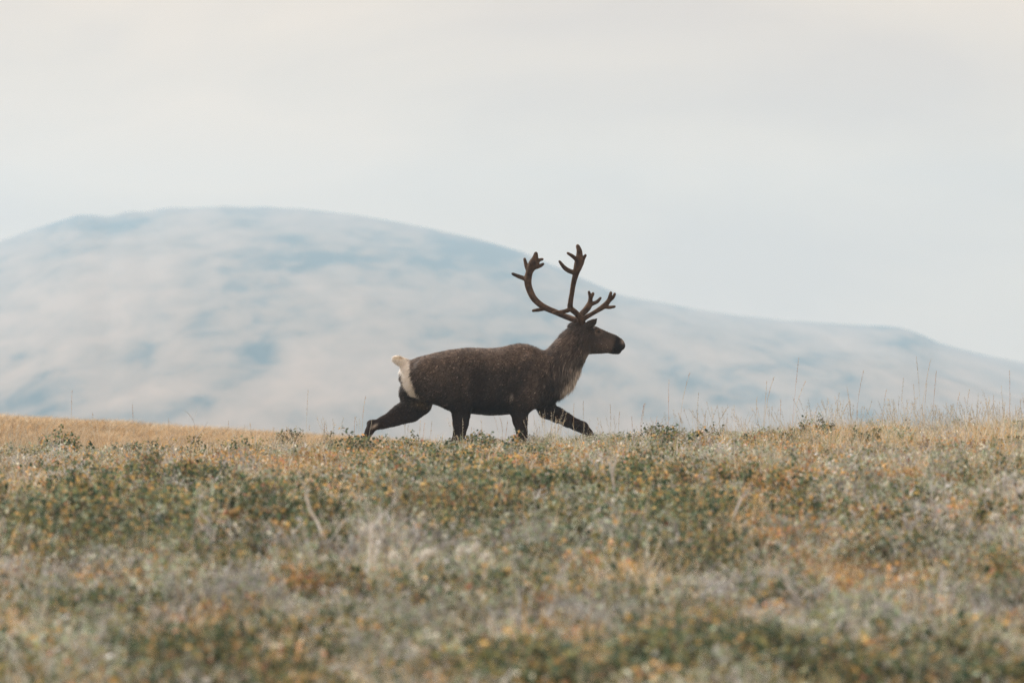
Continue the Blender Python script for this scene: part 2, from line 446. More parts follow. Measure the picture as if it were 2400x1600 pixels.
# head
chain(G, [P(1366, 781, 8, 27), P(1386, 793, 10, 29), P(1408, 799, 14, 25.5), P(1428, 803, 17, 21.5), P(1441, 806, 19, 19), P(1453, 808, 21, 13)], 0.62, 8)
chain(G, [P(1386, 812, 10, 17), P(1412, 814, 14, 12)], 0.8, 6)
chain(G, [P(1436, 820, 18, 7.5), P(1449, 822, 19, 7.5)], 1.0, 4)
cone(G, np.array(P(1454, 800, 21, 0)[:3]), np.array(P(1458.5, 810, 21, 0)[:3]), 8, 7.5, 0.9, 3)
for y_ in (-13, 22):                                  # brow over the eyes
    cone(G, np.array(P(1398, 771, 6 + y_, 0)[:3]), np.array(P(1408, 778, 8 + y_, 0)[:3]), 6.5, 5.5, 1.0, 6)
# ears
chain(G, [P(1374, 766, -10, 8.5), P(1383, 760, -16, 9), P(1391, 754.5, -21, 7), P(1400, 746, -25, 1.6)], 0.6, 4)
chain(G, [P(1356, 768, 28, 8.5), P(1347, 763, 38, 9), P(1339, 762, 46, 7), P(1334, 763, 53, 2)], 0.6, 4)
# tail
chain(G, [P(962, 857, 0, 10), P(951, 852, 1, 10.5), P(941, 847, 2, 9.5), P(932, 843, 3, 8.5), P(926, 841, 3, 6.5)], 0.8, 5)
BV, BF = surface_nets(G)
BV = smooth_verts(BV, BF, 3)
BN = vert_normals(BV, BF)

def gauss(x, u, cx, cu, rx, ru): return np.exp(-(((x - cx) / rx) ** 2 + ((u - cu) / ru) ** 2))
DARK = np.array(lin(59, 52, 49)); BACK = np.array(lin(122, 109, 101)); WHITE = np.array(lin(246, 242, 236)); LEG = np.array(lin(44, 34, 31))
MANE = np.array(lin(208, 200, 194)); FACE = np.array(lin(98, 88, 83)); NOSE = np.array(lin(30, 26, 27)); BUFF = np.array(lin(180, 156, 116))
def coat(V):
    """colour of the coat, with some body shading painted in, at points in traced units"""
    x = V[:, 0]; u = ROW0 - V[:, 2]; y = V[:, 1] - mid(V[:, 0])
    c = np.tile(DARK, (len(V), 1))
    def mixin(col, w_):
        nonlocal c
        w_ = np.clip(w_, 0, 1)[:, None]; c = c * (1 - w_) + np.asarray(col) * w_
    topz = np.interp(x, tx, tt_)
    n_ = vnoise((x + 0.5 * u) / 12, u / 26, 3) * 0.5 + vnoise((x + 0.5 * u) / 5, u / 12, 4) * 0.5
    c = c * (1 + 0.28 * n_)[:, None]
    mixin(BACK, (1 - sstep(0, 70, u - topz)) * (x > 960) * (x < 1290) * (0.75 + 0.35 * n_))
    mixin(BACK * 0.95, gauss(x, u, 1220, 830, 60, 30) * 0.3)
    mixin(LEG, sstep(935, 975, u))
    mixin(LEG * 0.5, 1.1 * gauss(x, u, 1138, 962, 70, 34))  # dark belly coat, deepened with painted shade
    mixin(LEG * 0.8, gauss(x, u, 1122, 905, 20, 55) * 0.85)  # dark flank stripe, also painted shade behind the haunch
    mixin(BACK * 0.95, gauss(x, u, 1255, 905, 22, 40) * 0.45)  # shoulder lightened in colour to bring out its lit form
    mixin(BACK * 0.9, gauss(x, u, 1030, 880, 40, 30) * 0.35)  # upper haunch lightened in colour, painted muscle shading
    mixin(BACK, np.exp(-((np.hypot(x - 1020, (u - 905) * 0.9) - 78) / 7.0) ** 2) * (x > 1040) * (u < 950) * (u > 838) * 0.25 * (0.6 + n_))  # hair sheen along the haunch front, painted into the coat
    mixin(BACK * 1.05, gauss(x, u, 1320, 800, 40, 40) * 0.6)
    mixin(MANE * 0.55, gauss(x, u, 1338, 882, 26, 34) * 0.5 * (x > 1280))
    mixin(MANE, np.clip(1.5 * np.exp(-((x - (1362 - (u - 868) * 0.76)) / 11.0) ** 2) * sstep(848, 872, u) * (1 - sstep(908, 922, u)), 0, 1) * (x > 1290))
    mixin(LEG, gauss(x, u, 1307, 924, 14, 8))
    # rump patch and tail
    edge = np.interp(u, [835, 850, 884, 919, 934, 945], [959, 960, 964, 974, 983, 988]) + n_ * 3
    edl = np.interp(u, [835, 864, 872, 880, 902, 914, 929, 934], [890, 900, 936, 942, 945, 954, 965, 984]) + n_ * 2
    mixin(WHITE, (1 - sstep(-5, 5, x - edge)) * sstep(-2.5, 2.5, x - edl) * (1 - sstep(933, 939, u)))
    mixin(BUFF, gauss(x, u, 938, 838, 11, 3.5) * 0.6)
    # inner groin, hock tuft, arm pit
    mixin(BUFF * 0.9, gauss(x, u, 1030, 953, 24, 7) * (y > -20) * 0.8)
    mixin(BUFF * 0.6, gauss(x, u, 988, 946, 18, 8) * 0.5)
    mixin(MANE * 0.9, gauss(x - (u - 998) * -0.8, u, 878, 998, 5, 5) * 1.0)
    mixin(MANE * 0.6, gauss(x, u, 1200, 931, 4, 7) * 0.8)
    # head
    hd = (x > 1345) & (u < 850)
    mixin(DARK * 0.9, hd * gauss(x, u, 1385, 785, 30, 40) * 0.6)
    mixin(FACE, hd * gauss(x, u, 1424, 808, 24, 17) * 1.1)
    mixin(BACK * 1.5, hd * gauss(x, u, 1404, 778, 8, 7) * 0.8)
    mixin(NOSE * 1.2, hd * gauss(x, u, 1404, 776, 4.5, 3.5))
    mixin(MANE * 0.55, hd * gauss(x, u, 1380, 838, 16, 10) * 0.5)
    mixin(NOSE, hd * sstep(1436, 1446, x + (u - 800) * 0.25))
    mixin(np.array(lin(150, 140, 136)), hd * gauss(x, u, 1461, 799, 5, 6) * 0.9)
    return c

m, t, p = material('caribou_coat')
at = t.nodes.new('ShaderNodeAttribute'); at.attribute_name = 'Col'
tco = t.nodes.new('ShaderNodeTexCoord')
mp_ = t.nodes.new('ShaderNodeMapping'); mp_.inputs['Scale'].default_value = (140, 140, 45); mp_.inputs['Rotation'].default_value = (0, R(25), 0)
t.links.new(tco.outputs['Object'], mp_.inputs[0])
nh = t.nodes.new('ShaderNodeTexNoise'); nh.inputs['Scale'].default_value = 1.0; nh.inputs['Detail'].default_value = 3
t.links.new(mp_.outputs[0], nh.inputs['Vector'])
mrr = t.nodes.new('ShaderNodeMapRange'); mrr.inputs['From Min'].default_value = 0.3; mrr.inputs['From Max'].default_value = 0.7
mrr.inputs['To Min'].default_value = 0.72; mrr.inputs['To Max'].default_value = 1.25
t.links.new(nh.outputs['Fac'], mrr.inputs['Value'])
hs = t.nodes.new('ShaderNodeHueSaturation'); t.links.new(mrr.outputs[0], hs.inputs['Value']); t.links.new(at.outputs['Color'], hs.inputs['Color'])
t.links.new(hs.outputs[0], p.inputs['Base Color'])
p.inputs['Roughness'].default_value = 0.85; p.inputs['Specular IOR Level'].default_value = 0.15
p.inputs['Sheen Weight'].default_value = 0.25; p.inputs['Sheen Roughness'].default_value = 0.4
bp = t.nodes.new('ShaderNodeBump'); bp.inputs['Strength'].default_value = 0.35; bp.inputs['Distance'].default_value = 0.01
t.links.new(nh.outputs['Fac'], bp.inputs['Height']); t.links.new(bp.outputs[0], p.inputs['Normal'])
M_COAT = m

CX = (1180 - 1200) * S
def to_world(V):
    W = np.empty_like(V); W[:, 0] = (V[:, 0] - 1180) * S; W[:, 1] = V[:, 1] * S; W[:, 2] = V[:, 2] * S
    return W
bull = thing('caribou', 'dark brown antlered caribou striding along the crest', 'caribou', (CX, DC, ZC))
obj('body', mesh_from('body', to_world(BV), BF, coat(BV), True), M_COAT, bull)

# fur: short hairs lying back and down, longer in the mane
def hairs(n, seed, thick):
    g = np.random.default_rng(seed)
    tri_a = np.concatenate([BF[:, [0, 1, 2]], BF[:, [0, 2, 3]]])
    ar = np.linalg.norm(np.cross(BV[tri_a[:, 1]] - BV[tri_a[:, 0]], BV[tri_a[:, 2]] - BV[tri_a[:, 0]]), axis=1)
    pk = g.choice(len(tri_a), n, p=ar / ar.sum())
    r1 = np.sqrt(g.random(n))[:, None]; r2 = g.random(n)[:, None]
    A = tri_a[pk]
    pt = BV[A[:, 0]] * (1 - r1) + BV[A[:, 1]] * r1 * (1 - r2) + BV[A[:, 2]] * r1 * r2
    nr_ = BN[A[:, 0]]
    x = pt[:, 0]; u = ROW0 - pt[:, 2]
    mane = np.clip(gauss(x, u, 1318, 893, 40, 45) * 1.5, 0, 1) * (x > 1265)
    neck = gauss(x, u, 1320, 830, 50, 60)
    legs = sstep(950, 985, u)
    head = (x > 1368) & (u < 840)
    white = gauss(x, u, 950, 880, 22, 50)
    L = 6.0 + 6 * neck + 11 * mane - 3.0 * legs + 2.5 * white
    L = np.where(head, 2.6, L) * (0.6 + 0.8 * g.random(n))
    flow = np.stack([-0.75 - 0 * x, 0 * x, -0.55 - 0.4 * mane - 0.35 * neck - 0.7 * legs], -1)
    flow[:, 0] += 0.55 * mane + 0.6 * legs
    flow = flow + g.normal(0, 0.18, (n, 3))
    tg = flow - nr_ * np.sum(flow * nr_, 1)[:, None]
    tg /= np.maximum(np.linalg.norm(tg, axis=1), 1e-6)[:, None]
    lift = (0.22 + 0.22 * g.random(n) + 0.1 * mane)[:, None]
    dr = tg + nr_ * lift; dr /= np.linalg.norm(dr, axis=1)[:, None]
    sd_ = np.cross(dr, nr_); sd_ /= np.maximum(np.linalg.norm(sd_, axis=1), 1e-6)[:, None]
    wd = (0.42 + 0.3 * g.random(n))[:, None] * thick
    base = pt - nr_ * 0.6
    V = np.stack([base - sd_ * wd, base + sd_ * wd, pt + dr * L[:, None]], 1).reshape(-1, 3)
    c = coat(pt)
    val = np.exp(g.normal(0, 0.33 + 0.12 * thick, n) + 0.35 * (vnoise(x / 6, u / 12, 31) + vnoise(x / 3, u / 6, 32)))[:, None]
    lum = c.mean(1)[:, None]
    c = c * np.where(lum > 0.62, val ** 0.2, val)
    topz = np.interp(x, tx, tt_)
    pale = (g.random(n) < 0.22 * (1 - sstep(15, 85, u - topz)) * (x > 965) * (x < 1300) + 0.05 * neck + 0.02) & (u < 930)
    clump_ = vnoise(x / 3.2, u / 4.5, 9) > 0.35
    c[pale & clump_] = c[pale & clump_] * 0.25 + np.array(lin(176, 156, 142)) * 0.75
    cc = np.repeat(c, 3, 0)
    cc[2::3] *= 1.15
    return V, np.arange(3 * n).reshape(-1, 3), np.clip(cc, 0, 0.9)
hv, hf, hc = hairs(70000, 5, 1.0)
hv2, hf2, hc2 = hairs(16000, 6, 2.6)
hv, hf, hc = np.concatenate([hv, hv2]), np.concatenate([hf, hf2 + len(hv)]), np.concatenate([hc, hc2])
mh, t, p = material('caribou_hair')
at = t.nodes.new('ShaderNodeAttribute'); at.attribute_name = 'Col'
t.links.new(at.outputs['Color'], p.inputs['Base Color'])
p.inputs['Roughness'].default_value = 0.6; p.inputs['Specular IOR Level'].default_value = 0.3
tr = t.nodes.new('ShaderNodeBsdfTranslucent'); t.links.new(at.outputs['Color'], tr.inputs['Color'])
ms = t.nodes.new('ShaderNodeMixShader'); ms.inputs[0].default_value = 0.3
t.links.new(p.outputs[0], ms.inputs[1]); t.links.new(tr.outputs[0], ms.inputs[2]); t.links.new(ms.outputs[0], t.nodes['Material Output'].inputs['Surface'])
tag(obj('fur', mesh_from('fur', to_world(hv), hf, hc), mh, bull), kind='stuff')

# antlers in velvet
def antler(pieces, h=1.3):
    allp = np.array([q[:3] for pc in pieces for q in pc])
    lo = allp.min(0) - 16; hi = allp.max(0) + 16
    Ga = grid_sdf(lo[0], hi[0], lo[1], hi[1], lo[2], hi[2], h)
    for pc in pieces:
        # resample the run of joints as a smooth curve
        q = np.array(pc, float); n = len(q)
        if n > 2:
            tt = np.linspace(0, n - 1, (n - 1) * 4 + 1); res = []
            for s_ in tt:
                i = min(int(s_), n - 2); w_ = s_ - i
                p0 = q[max(i - 1, 0)]; p1 = q[i]; p2 = q[i + 1]; p3 = q[min(i + 2, n - 1)]
                res.append(0.5 * (2 * p1 + (p2 - p0) * w_ + (2 * p0 - 5 * p1 + 4 * p2 - p3) * w_ ** 2 + (3 * p1 - p0 - 3 * p2 + p3) * w_ ** 3))
            q = np.array(res)
        q[:, 3] = np.maximum(q[:, 3], 2.9) * 1.0
        chain(Ga, [tuple(v) for v in q], 1.0, 2.2)
    V, F = surface_nets(Ga)
    return smooth_verts(V, F, 2), F
near = [
    [P(1366, 760, -2, 7.5), P(1362, 748, -6, 7), P(1350, 733, -16, 6.3), P(1337, 722, -28, 6.3), P(1337, 708, -36, 5.6), P(1340, 689, -46, 5.4), P(1344, 664, -56, 5.8), P(1350, 640, -62, 7.2), P(1355.5, 621, -64, 10), P(1357.5, 605, -62, 8), P(1357.5, 589, -58, 6), P(1353.5, 577, -54, 4)],
    [P(1335, 726, -30, 4.6), P(1322, 730, -32, 4.4), P(1310, 732, -33, 4), P(1296, 733, -34, 3)],
    [P(1348, 640, -62, 5), P(1336, 637, -66, 5), P(1323, 629, -70, 4.6), P(1311, 614, -74, 2.8)],
    [P(1353, 611, -64, 4.5), P(1342, 602, -68, 4), P(1330, 594.5, -72, 2.6)],
    [P(1362, 620, -63, 5), P(1367, 608, -62, 3.5), P(1372, 599, -62, 2.2)],
    [P(1361, 752, -4, 6.5), P(1374, 743, -14, 5), P(1386, 736, -20, 4.6), P(1404, 725, -26, 5.2), P(1417, 716, -28, 6), P(1427, 704, -28, 4.8), P(1430, 694, -27, 3.8), P(1432, 685, -26, 2.8)],
    [P(1426, 706, -28, 4), P(1437, 697, -31, 3.2), P(1441, 688, -32, 2.6)],
    [P(1416, 718, -28, 4), P(1428, 720, -26, 3.6), P(1441, 718, -25, 2.8)],
]
far = [
    [P(1356, 762, 18, 7.5), P(1353, 752, 20, 7), P(1341, 746, 27, 6.5), P(1323, 739, 38, 6.3), P(1302.4, 729.6, 50, 6.4), P(1282, 721, 60, 6.6), P(1265.7, 711, 68, 6.8), P(1251.5, 697, 76, 7.2), P(1243, 680.6, 82, 7.6), P(1238, 664, 86, 7.8), P(1238, 648, 88, 8.2), P(1242, 631.6, 88, 8.2), P(1250, 616, 86, 11.2), P(1254.5, 603, 84, 7), P(1256.5, 591, 82, 4.2)],
    [P(1236, 652, 88, 5), P(1227, 649, 92, 4.6), P(1214.7, 644.5, 96, 4.2), P(1201, 638.5, 100, 3)],
    [P(1240, 632, 88, 5.5), P(1235, 623, 92, 4.6), P(1232, 613, 95, 3.8), P(1229.6, 603, 98, 2.8)],
    [P(1258, 612, 86, 6), P(1264, 606.5, 86, 3.4), P(1272, 604.5, 86, 2.3)],
    [P(1256, 622, 86, 6), P(1266, 620, 87, 4), P(1274, 615.5, 87, 2.6)],
    [P(1280, 720.5, 62, 4), P(1268, 723.5, 62, 3.8), P(1258, 725, 62, 3.4), P(1249, 726.5, 62, 2.6)],
    [P(1356, 752, 20, 6), P(1362, 737, 28, 6), P(1371, 728, 32, 7), P(1379, 718, 36, 7.2), P(1383.5, 708, 38, 5.6), P(1384.5, 696, 39, 4.2), P(1381, 682, 40, 2.8)],
    [P(1385, 697, 39, 3.4), P(1389, 691, 40, 3), P(1391, 685.5, 41, 2.4)],
    [P(1380, 714, 37, 5), P(1391, 709.5, 36, 4), P(1401, 705, 35, 3.6), P(1408.5, 696.5, 34, 2.6)],
]
m, t, p = material('antler_velvet')
tco = t.nodes.new('ShaderNodeTexCoord')
nv = t.nodes.new('ShaderNodeTexNoise'); nv.inputs['Scale'].default_value = 22; nv.inputs['Detail'].default_value = 6
t.links.new(tco.outputs['Object'], nv.inputs['Vector'])
rv = t.nodes.new('ShaderNodeValToRGB')
rv.color_ramp.elements[0].position = 0.3; rv.color_ramp.elements[0].color = (*lin(46, 37, 33), 1)
rv.color_ramp.elements[1].position = 0.72; rv.color_ramp.elements[1].color = (*lin(102, 84, 71), 1)
t.links.new(nv.outputs['Fac'], rv.inputs[0]); t.links.new(rv.outputs[0], p.inputs['Base Color'])
p.inputs['Roughness'].default_value = 0.9; p.inputs['Specular IOR Level'].default_value = 0.1
p.inputs['Sheen Weight'].default_value = 0.35; p.inputs['Sheen Roughness'].default_value = 0.35; p.inputs['Sheen Tint'].default_value = (1, 0.8, 0.65, 1)
nb = t.nodes.new('ShaderNodeTexNoise'); nb.inputs['Scale'].default_value = 160; t.links.new(tco.outputs['Object'], nb.inputs['Vector'])
bp = t.nodes.new('ShaderNodeBump'); bp.inputs['Strength'].default_value = 0.3; bp.inputs['Distance'].default_value = 0.004
t.links.new(nb.outputs['Fac'], bp.inputs['Height']); t.links.new(bp.outputs[0], p.inputs['Normal'])
M_VELVET = m
for pcs in (near, far):
    V, F = antler(pcs)
    obj('antler', mesh_from('antler', to_world(V), F, None, True), M_VELVET, bull)

# eyes and hooves
def ball(r, seg=14, ring=9, sc=(1, 1, 1)):
    V = []; Fq = []
    for i in range(ring + 1):
        th = math.pi * i / ring
        for j in range(seg):
            ph = 2 * math.pi * j / seg
            V.append((r * sc[0] * math.sin(th) * math.cos(ph), r * sc[1] * math.sin(th) * math.sin(ph), r * sc[2] * math.cos(th)))
    for i in range(ring):
        for j in range(seg):
            Fq.append((i * seg + j, (i + 1) * seg + j, (i + 1) * seg + (j + 1) % seg, i * seg + (j + 1) % seg))
    return np.array(V), np.array(Fq)
m, t, p = material('eye'); p.inputs['Base Color'].default_value = (0.012, 0.009, 0.008, 1); p.inputs['Roughness'].default_value = 0.12
ev, ef = ball(3.6 * S, sc=(1, 0.8, 0.85)); eme = mesh_from('eye', ev, ef, None, True)
def surf_y(x, u, side):
    i = int(np.argmin(np.abs(xs - x))); k = int(np.argmin(np.abs(zs - (ROW0 - u))))
    col = f[i, :, k]; ins_ = np.where(col < 0)[0]
    return yy[ins_[0]] if side < 0 else yy[ins_[-1]]
for side in (-1, 1):
    y_ = surf_y(1403.5, 776, side) - side * 2.2
    obj('eye', eme, m, bull, ((1403.5 - 1180) * S, y_ * S, (ROW0 - 776) * S))
m, t, p = material('hoof_horn'); p.inputs['Base Color'].default_value = (0.02, 0.017, 0.016, 1); p.inputs['Roughness'].default_value = 0.5
hvs, hfs = [], []
for sy in (-1, 1):
    o_ = len(hvs)
    prof_ = [(-0.045, 0.0), (0.06, 0.0), (0.075, 0.012), (0.03, 0.055), (-0.035, 0.06)]
    for y0, y1 in ((0.004, 0.034),):
        for (a_, b_) in prof_: hvs.append((a_, sy * y0, b_))
        for (a_, b_) in prof_: hvs.append((a_ * 0.9, sy * y1, b_ * 0.95))
    n = 5
    hfs.append(list(range(o_, o_ + n))[::-sy]); hfs.append(list(range(o_ + n, o_ + 2 * n))[::sy])
    for i in range(n):
        q = [o_ + i, o_ + (i + 1) % n, o_ + n + (i + 1) % n, o_ + n + i]; hfs.append(q[::sy])
hme = mesh_from('hoof', hvs, hfs)
for (x, u, y, tilt) in ((845, 1053, 26, 50), (1082, 1066, -28, 0), (1227, 1065, -24, 0), (1405, 1046, 20, -25)):
    q = P(x, u, y, 0)
    o = obj('hoof', hme, m, bull, ((q[0] - 1180) * S, q[1] * S, q[2] * S - 0.045))
    o.rotation_euler = (0, R(tilt), 0)

# ------------------------------------------------------------------ plants
C = {k: np.array(lin(*v)) for k, v in dict(
    green=(84, 100, 66), dgreen=(58, 76, 54), olive=(140, 128, 66), ggreen=(146, 150, 116), sage=(172, 170, 142),
    gold=(204, 154, 70), ochre=(190, 142, 76), orange=(222, 140, 68), rust=(190, 124, 88), pink=(220, 178, 154), red=(196, 104, 78),
    straw=(222, 196, 154), pale=(236, 222, 196), grey=(176, 162, 154), lgrey=(188, 176, 168), mauve=(138, 118, 106), brown=(118, 96, 78),
    tan=(200, 166, 122)).items()}
C = {k: np.clip((0.82 * v + 0.18 * v.mean()) * np.array((1.16, 1.34, 1.52)), 0, 0.64) for k, v in C.items()}

def tube(V, F, CC, pts, r0, r1, col, sides=3):
    """thin stem along pts"""
    n = len(pts); o_ = len(V)
    for i, q in enumerate(pts):
        tg = (np.asarray(pts[min(i + 1, n - 1)]) - np.asarray(pts[max(i - 1, 0)])); tg = tg / (np.linalg.norm(tg) + 1e-9)
        a_ = np.cross(tg, (0.3, 0.9, 0.2)); a_ /= np.linalg.norm(a_) + 1e-9; b_ = np.cross(tg, a_)
        r = r0 + (r1 - r0) * i / (n - 1)
        for s_ in range(sides):
            an = 2 * math.pi * s_ / sides
            V.append(np.asarray(q) + a_ * r * math.cos(an) + b_ * r * math.sin(an)); CC.append(col)
    for i in range(n - 1):
        for s_ in range(sides):
            F.append((o_ + i * sides + s_, o_ + i * sides + (s_ + 1) % sides, o_ + (i + 1) * sides + (s_ + 1) % sides, o_ + (i + 1) * sides + s_))

def leaf(V, F, CC, c, ax, up, l, w_, col):
    o_ = len(V)
    sd_ = np.cross(ax, up); sd_ /= np.linalg.norm(sd_) + 1e-9
    V += [c - ax * l * 0.5, c + sd_ * w_ * 0.5 + up * w_ * 0.12, c + ax * l * 0.5, c - sd_ * w_ * 0.5 + up * w_ * 0.12]
    CC += [col, col, col * 1.05, col]
    F.append((o_, o_ + 1, o_ + 2, o_ + 3))

def shrub(seed, rad, hgt, nst, nlf, ll, lw, pal, wood, wr=0.0022, bare=0.25, flat=0.5):
    """twiggy low shrub: returns (stems, leaves), each (V, F, colours)"""
    g = np.random.default_rng(seed)
    SV, SF, SCc = [], [], []; LV, LF, LC = [], [], []
    keys = [k for k, _ in pal]; wts = np.array([b for _, b in pal], float); wts /= wts.sum()
    tips = []
    for i in range(nst):
        an = g.random() * 2 * math.pi; rr_ = rad * math.sqrt(g.random())
        b0 = np.array([math.cos(an) * rr_ * 0.35, math.sin(an) * rr_ * 0.35, -0.02])
        h_ = hgt * (0.6 + 0.5 * g.random()) * (1 - 0.35 * (rr_ / rad) ** 2)
        b2 = np.array([math.cos(an) * rr_, math.sin(an) * rr_, h_])
        b1 = (b0 + b2) / 2 + g.normal(0, 0.14, 3) * hgt * 0.7
        pts = [b0, b1, b2]
        wc = C[wood] * (0.7 + 0.6 * g.random())
        tube(SV, SF, SCc, pts, wr * 1.3, wr * 0.5, wc)
        tips.append((b0, b1, b2))
        for _ in range(2):
            t_ = 0.45 + 0.5 * g.random(); s_ = b1 + (b2 - b1) * t_
            e_ = s_ + np.array([g.normal(0, 0.5), g.normal(0, 0.5), 0.3 + 0.5 * g.random()]) * hgt * 0.3
            tube(SV, SF, SCc, [s_, e_], wr * 0.7, wr * 0.4, wc)
            tips.append((s_, (s_ + e_) / 2, e_))
    for i in range(nlf):
        b0, b1, b2 = tips[g.integers(len(tips))]
        t_ = bare + (1 - bare) * g.random() ** 0.8
        q = b0 * (1 - t_) ** 2 + 2 * b1 * t_ * (1 - t_) + b2 * t_ ** 2 + g.normal(0, 0.012, 3)
        ax = g.normal(0, 1, 3); ax[2] = ax[2] * flat + 0.25; ax /= np.linalg.norm(ax)
        up = g.normal(0, 0.55, 3) + np.array([0, 0, 1]); up -= ax * np.dot(up, ax); up /= np.linalg.norm(up)
        k_ = keys[g.choice(len(keys), p=wts)]
        s_ = 0.7 + 0.6 * g.random()
        leaf(LV, LF, LC, q, ax, up, ll * s_, lw * s_, C[k_] * (0.5 + 0.85 * g.random()))
    return (SV, SF, SCc), (LV, LF, LC)

def tuft(seed, nb, rad, hgt, pal, wid=0.0035, lean=0.35):
    """grass tuft of bent blades"""
    g = np.random.default_rng(seed); V, F, CC = [], [], []
    keys = [k for k, _ in pal]; wts = np.array([b for _, b in pal], float); wts /= wts.sum()
    for i in range(nb):
        an = g.random() * 2 * math.pi; r = rad * math.sqrt(g.random())
        b0 = np.array([r * math.cos(an), r * math.sin(an), -0.01]); h_ = hgt * (0.45 + 0.65 * g.random())
        ln = np.array([math.cos(an), math.sin(an), 0]) * lean * h_ * (0.3 + g.random()) + np.array([g.normal(0, 0.1), g.normal(0, 0.1), 0]) * h_
        b1 = b0 + ln * 0.35 + np.array([0, 0, h_ * 0.6]); b2 = b0 + ln + np.array([0, 0, h_])
        sd_ = np.array([-math.sin(an + g.normal(0, 0.8)), math.cos(an + g.normal(0, 0.8)), 0]) * wid * 0.5
        c_ = C[keys[g.choice(len(keys), p=wts)]] * (0.75 + 0.5 * g.random()); o_ = len(V)
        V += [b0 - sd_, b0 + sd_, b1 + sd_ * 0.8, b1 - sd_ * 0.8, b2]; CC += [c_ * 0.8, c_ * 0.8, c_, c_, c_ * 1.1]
        F += [(o_, o_ + 1, o_ + 2, o_ + 3), (o_ + 3, o_ + 2, o_ + 4)]
    return V, F, CC

def joined(*parts):
    V, F, CC = [], [], []
    for v, f_, c_ in parts:
        o_ = len(V); V += list(v); CC += list(c_); F += [tuple(i + o_ for i in q) for q in f_]
    return V, F, CC

KINDS = {
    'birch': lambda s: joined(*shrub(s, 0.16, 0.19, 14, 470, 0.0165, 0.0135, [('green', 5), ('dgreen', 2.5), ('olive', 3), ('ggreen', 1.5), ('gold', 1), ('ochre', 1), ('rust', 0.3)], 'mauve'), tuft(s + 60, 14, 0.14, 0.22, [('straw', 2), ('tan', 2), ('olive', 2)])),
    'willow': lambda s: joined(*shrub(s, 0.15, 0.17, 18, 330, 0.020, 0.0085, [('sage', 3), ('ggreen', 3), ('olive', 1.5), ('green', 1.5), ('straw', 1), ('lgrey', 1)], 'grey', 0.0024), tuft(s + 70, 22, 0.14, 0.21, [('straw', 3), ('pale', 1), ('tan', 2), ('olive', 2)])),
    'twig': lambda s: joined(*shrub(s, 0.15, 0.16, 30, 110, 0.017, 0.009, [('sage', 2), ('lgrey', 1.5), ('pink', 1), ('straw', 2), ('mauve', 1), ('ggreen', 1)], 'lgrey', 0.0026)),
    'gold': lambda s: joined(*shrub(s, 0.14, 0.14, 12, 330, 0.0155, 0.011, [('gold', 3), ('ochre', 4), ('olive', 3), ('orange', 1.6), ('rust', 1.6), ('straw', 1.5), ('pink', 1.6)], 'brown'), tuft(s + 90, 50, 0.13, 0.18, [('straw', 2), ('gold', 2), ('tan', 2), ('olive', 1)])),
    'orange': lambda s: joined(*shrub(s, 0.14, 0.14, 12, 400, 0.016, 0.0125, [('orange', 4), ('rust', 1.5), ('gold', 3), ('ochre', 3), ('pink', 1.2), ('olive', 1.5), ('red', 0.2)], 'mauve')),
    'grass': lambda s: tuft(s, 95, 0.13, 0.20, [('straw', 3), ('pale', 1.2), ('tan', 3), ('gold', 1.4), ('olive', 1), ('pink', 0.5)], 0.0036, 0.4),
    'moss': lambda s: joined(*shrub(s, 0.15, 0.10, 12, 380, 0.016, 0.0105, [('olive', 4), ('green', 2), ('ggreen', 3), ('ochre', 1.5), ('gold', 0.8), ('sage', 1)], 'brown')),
}
FULLNAME = dict(birch='dwarf_birch_undergrowth', willow='willow_undergrowth', twig='twig_undergrowth', gold='golden_heath_undergrowth', orange='orange_leaf_undergrowth', grass='dry_grass', moss='olive_heath_undergrowth')
TEMPL = {}
for ki, kname in enumerate(KINDS):
    c_ = bpy.data.collections.new(kname + '_set'); TEMPL[kname] = c_
    for v in range(5):
        V, F, CC = KINDS[kname](100 * ki + v + 1)
        o = bpy.data.objects.new('%s_sample' % kname, mesh_from('%s_sample' % kname, V, F, np.clip(np.array(CC), 0, 0.9)))
        o.data.materials.append(M_STRAW if kname == 'grass' else M_LEAF)
        c_.objects.link(o)

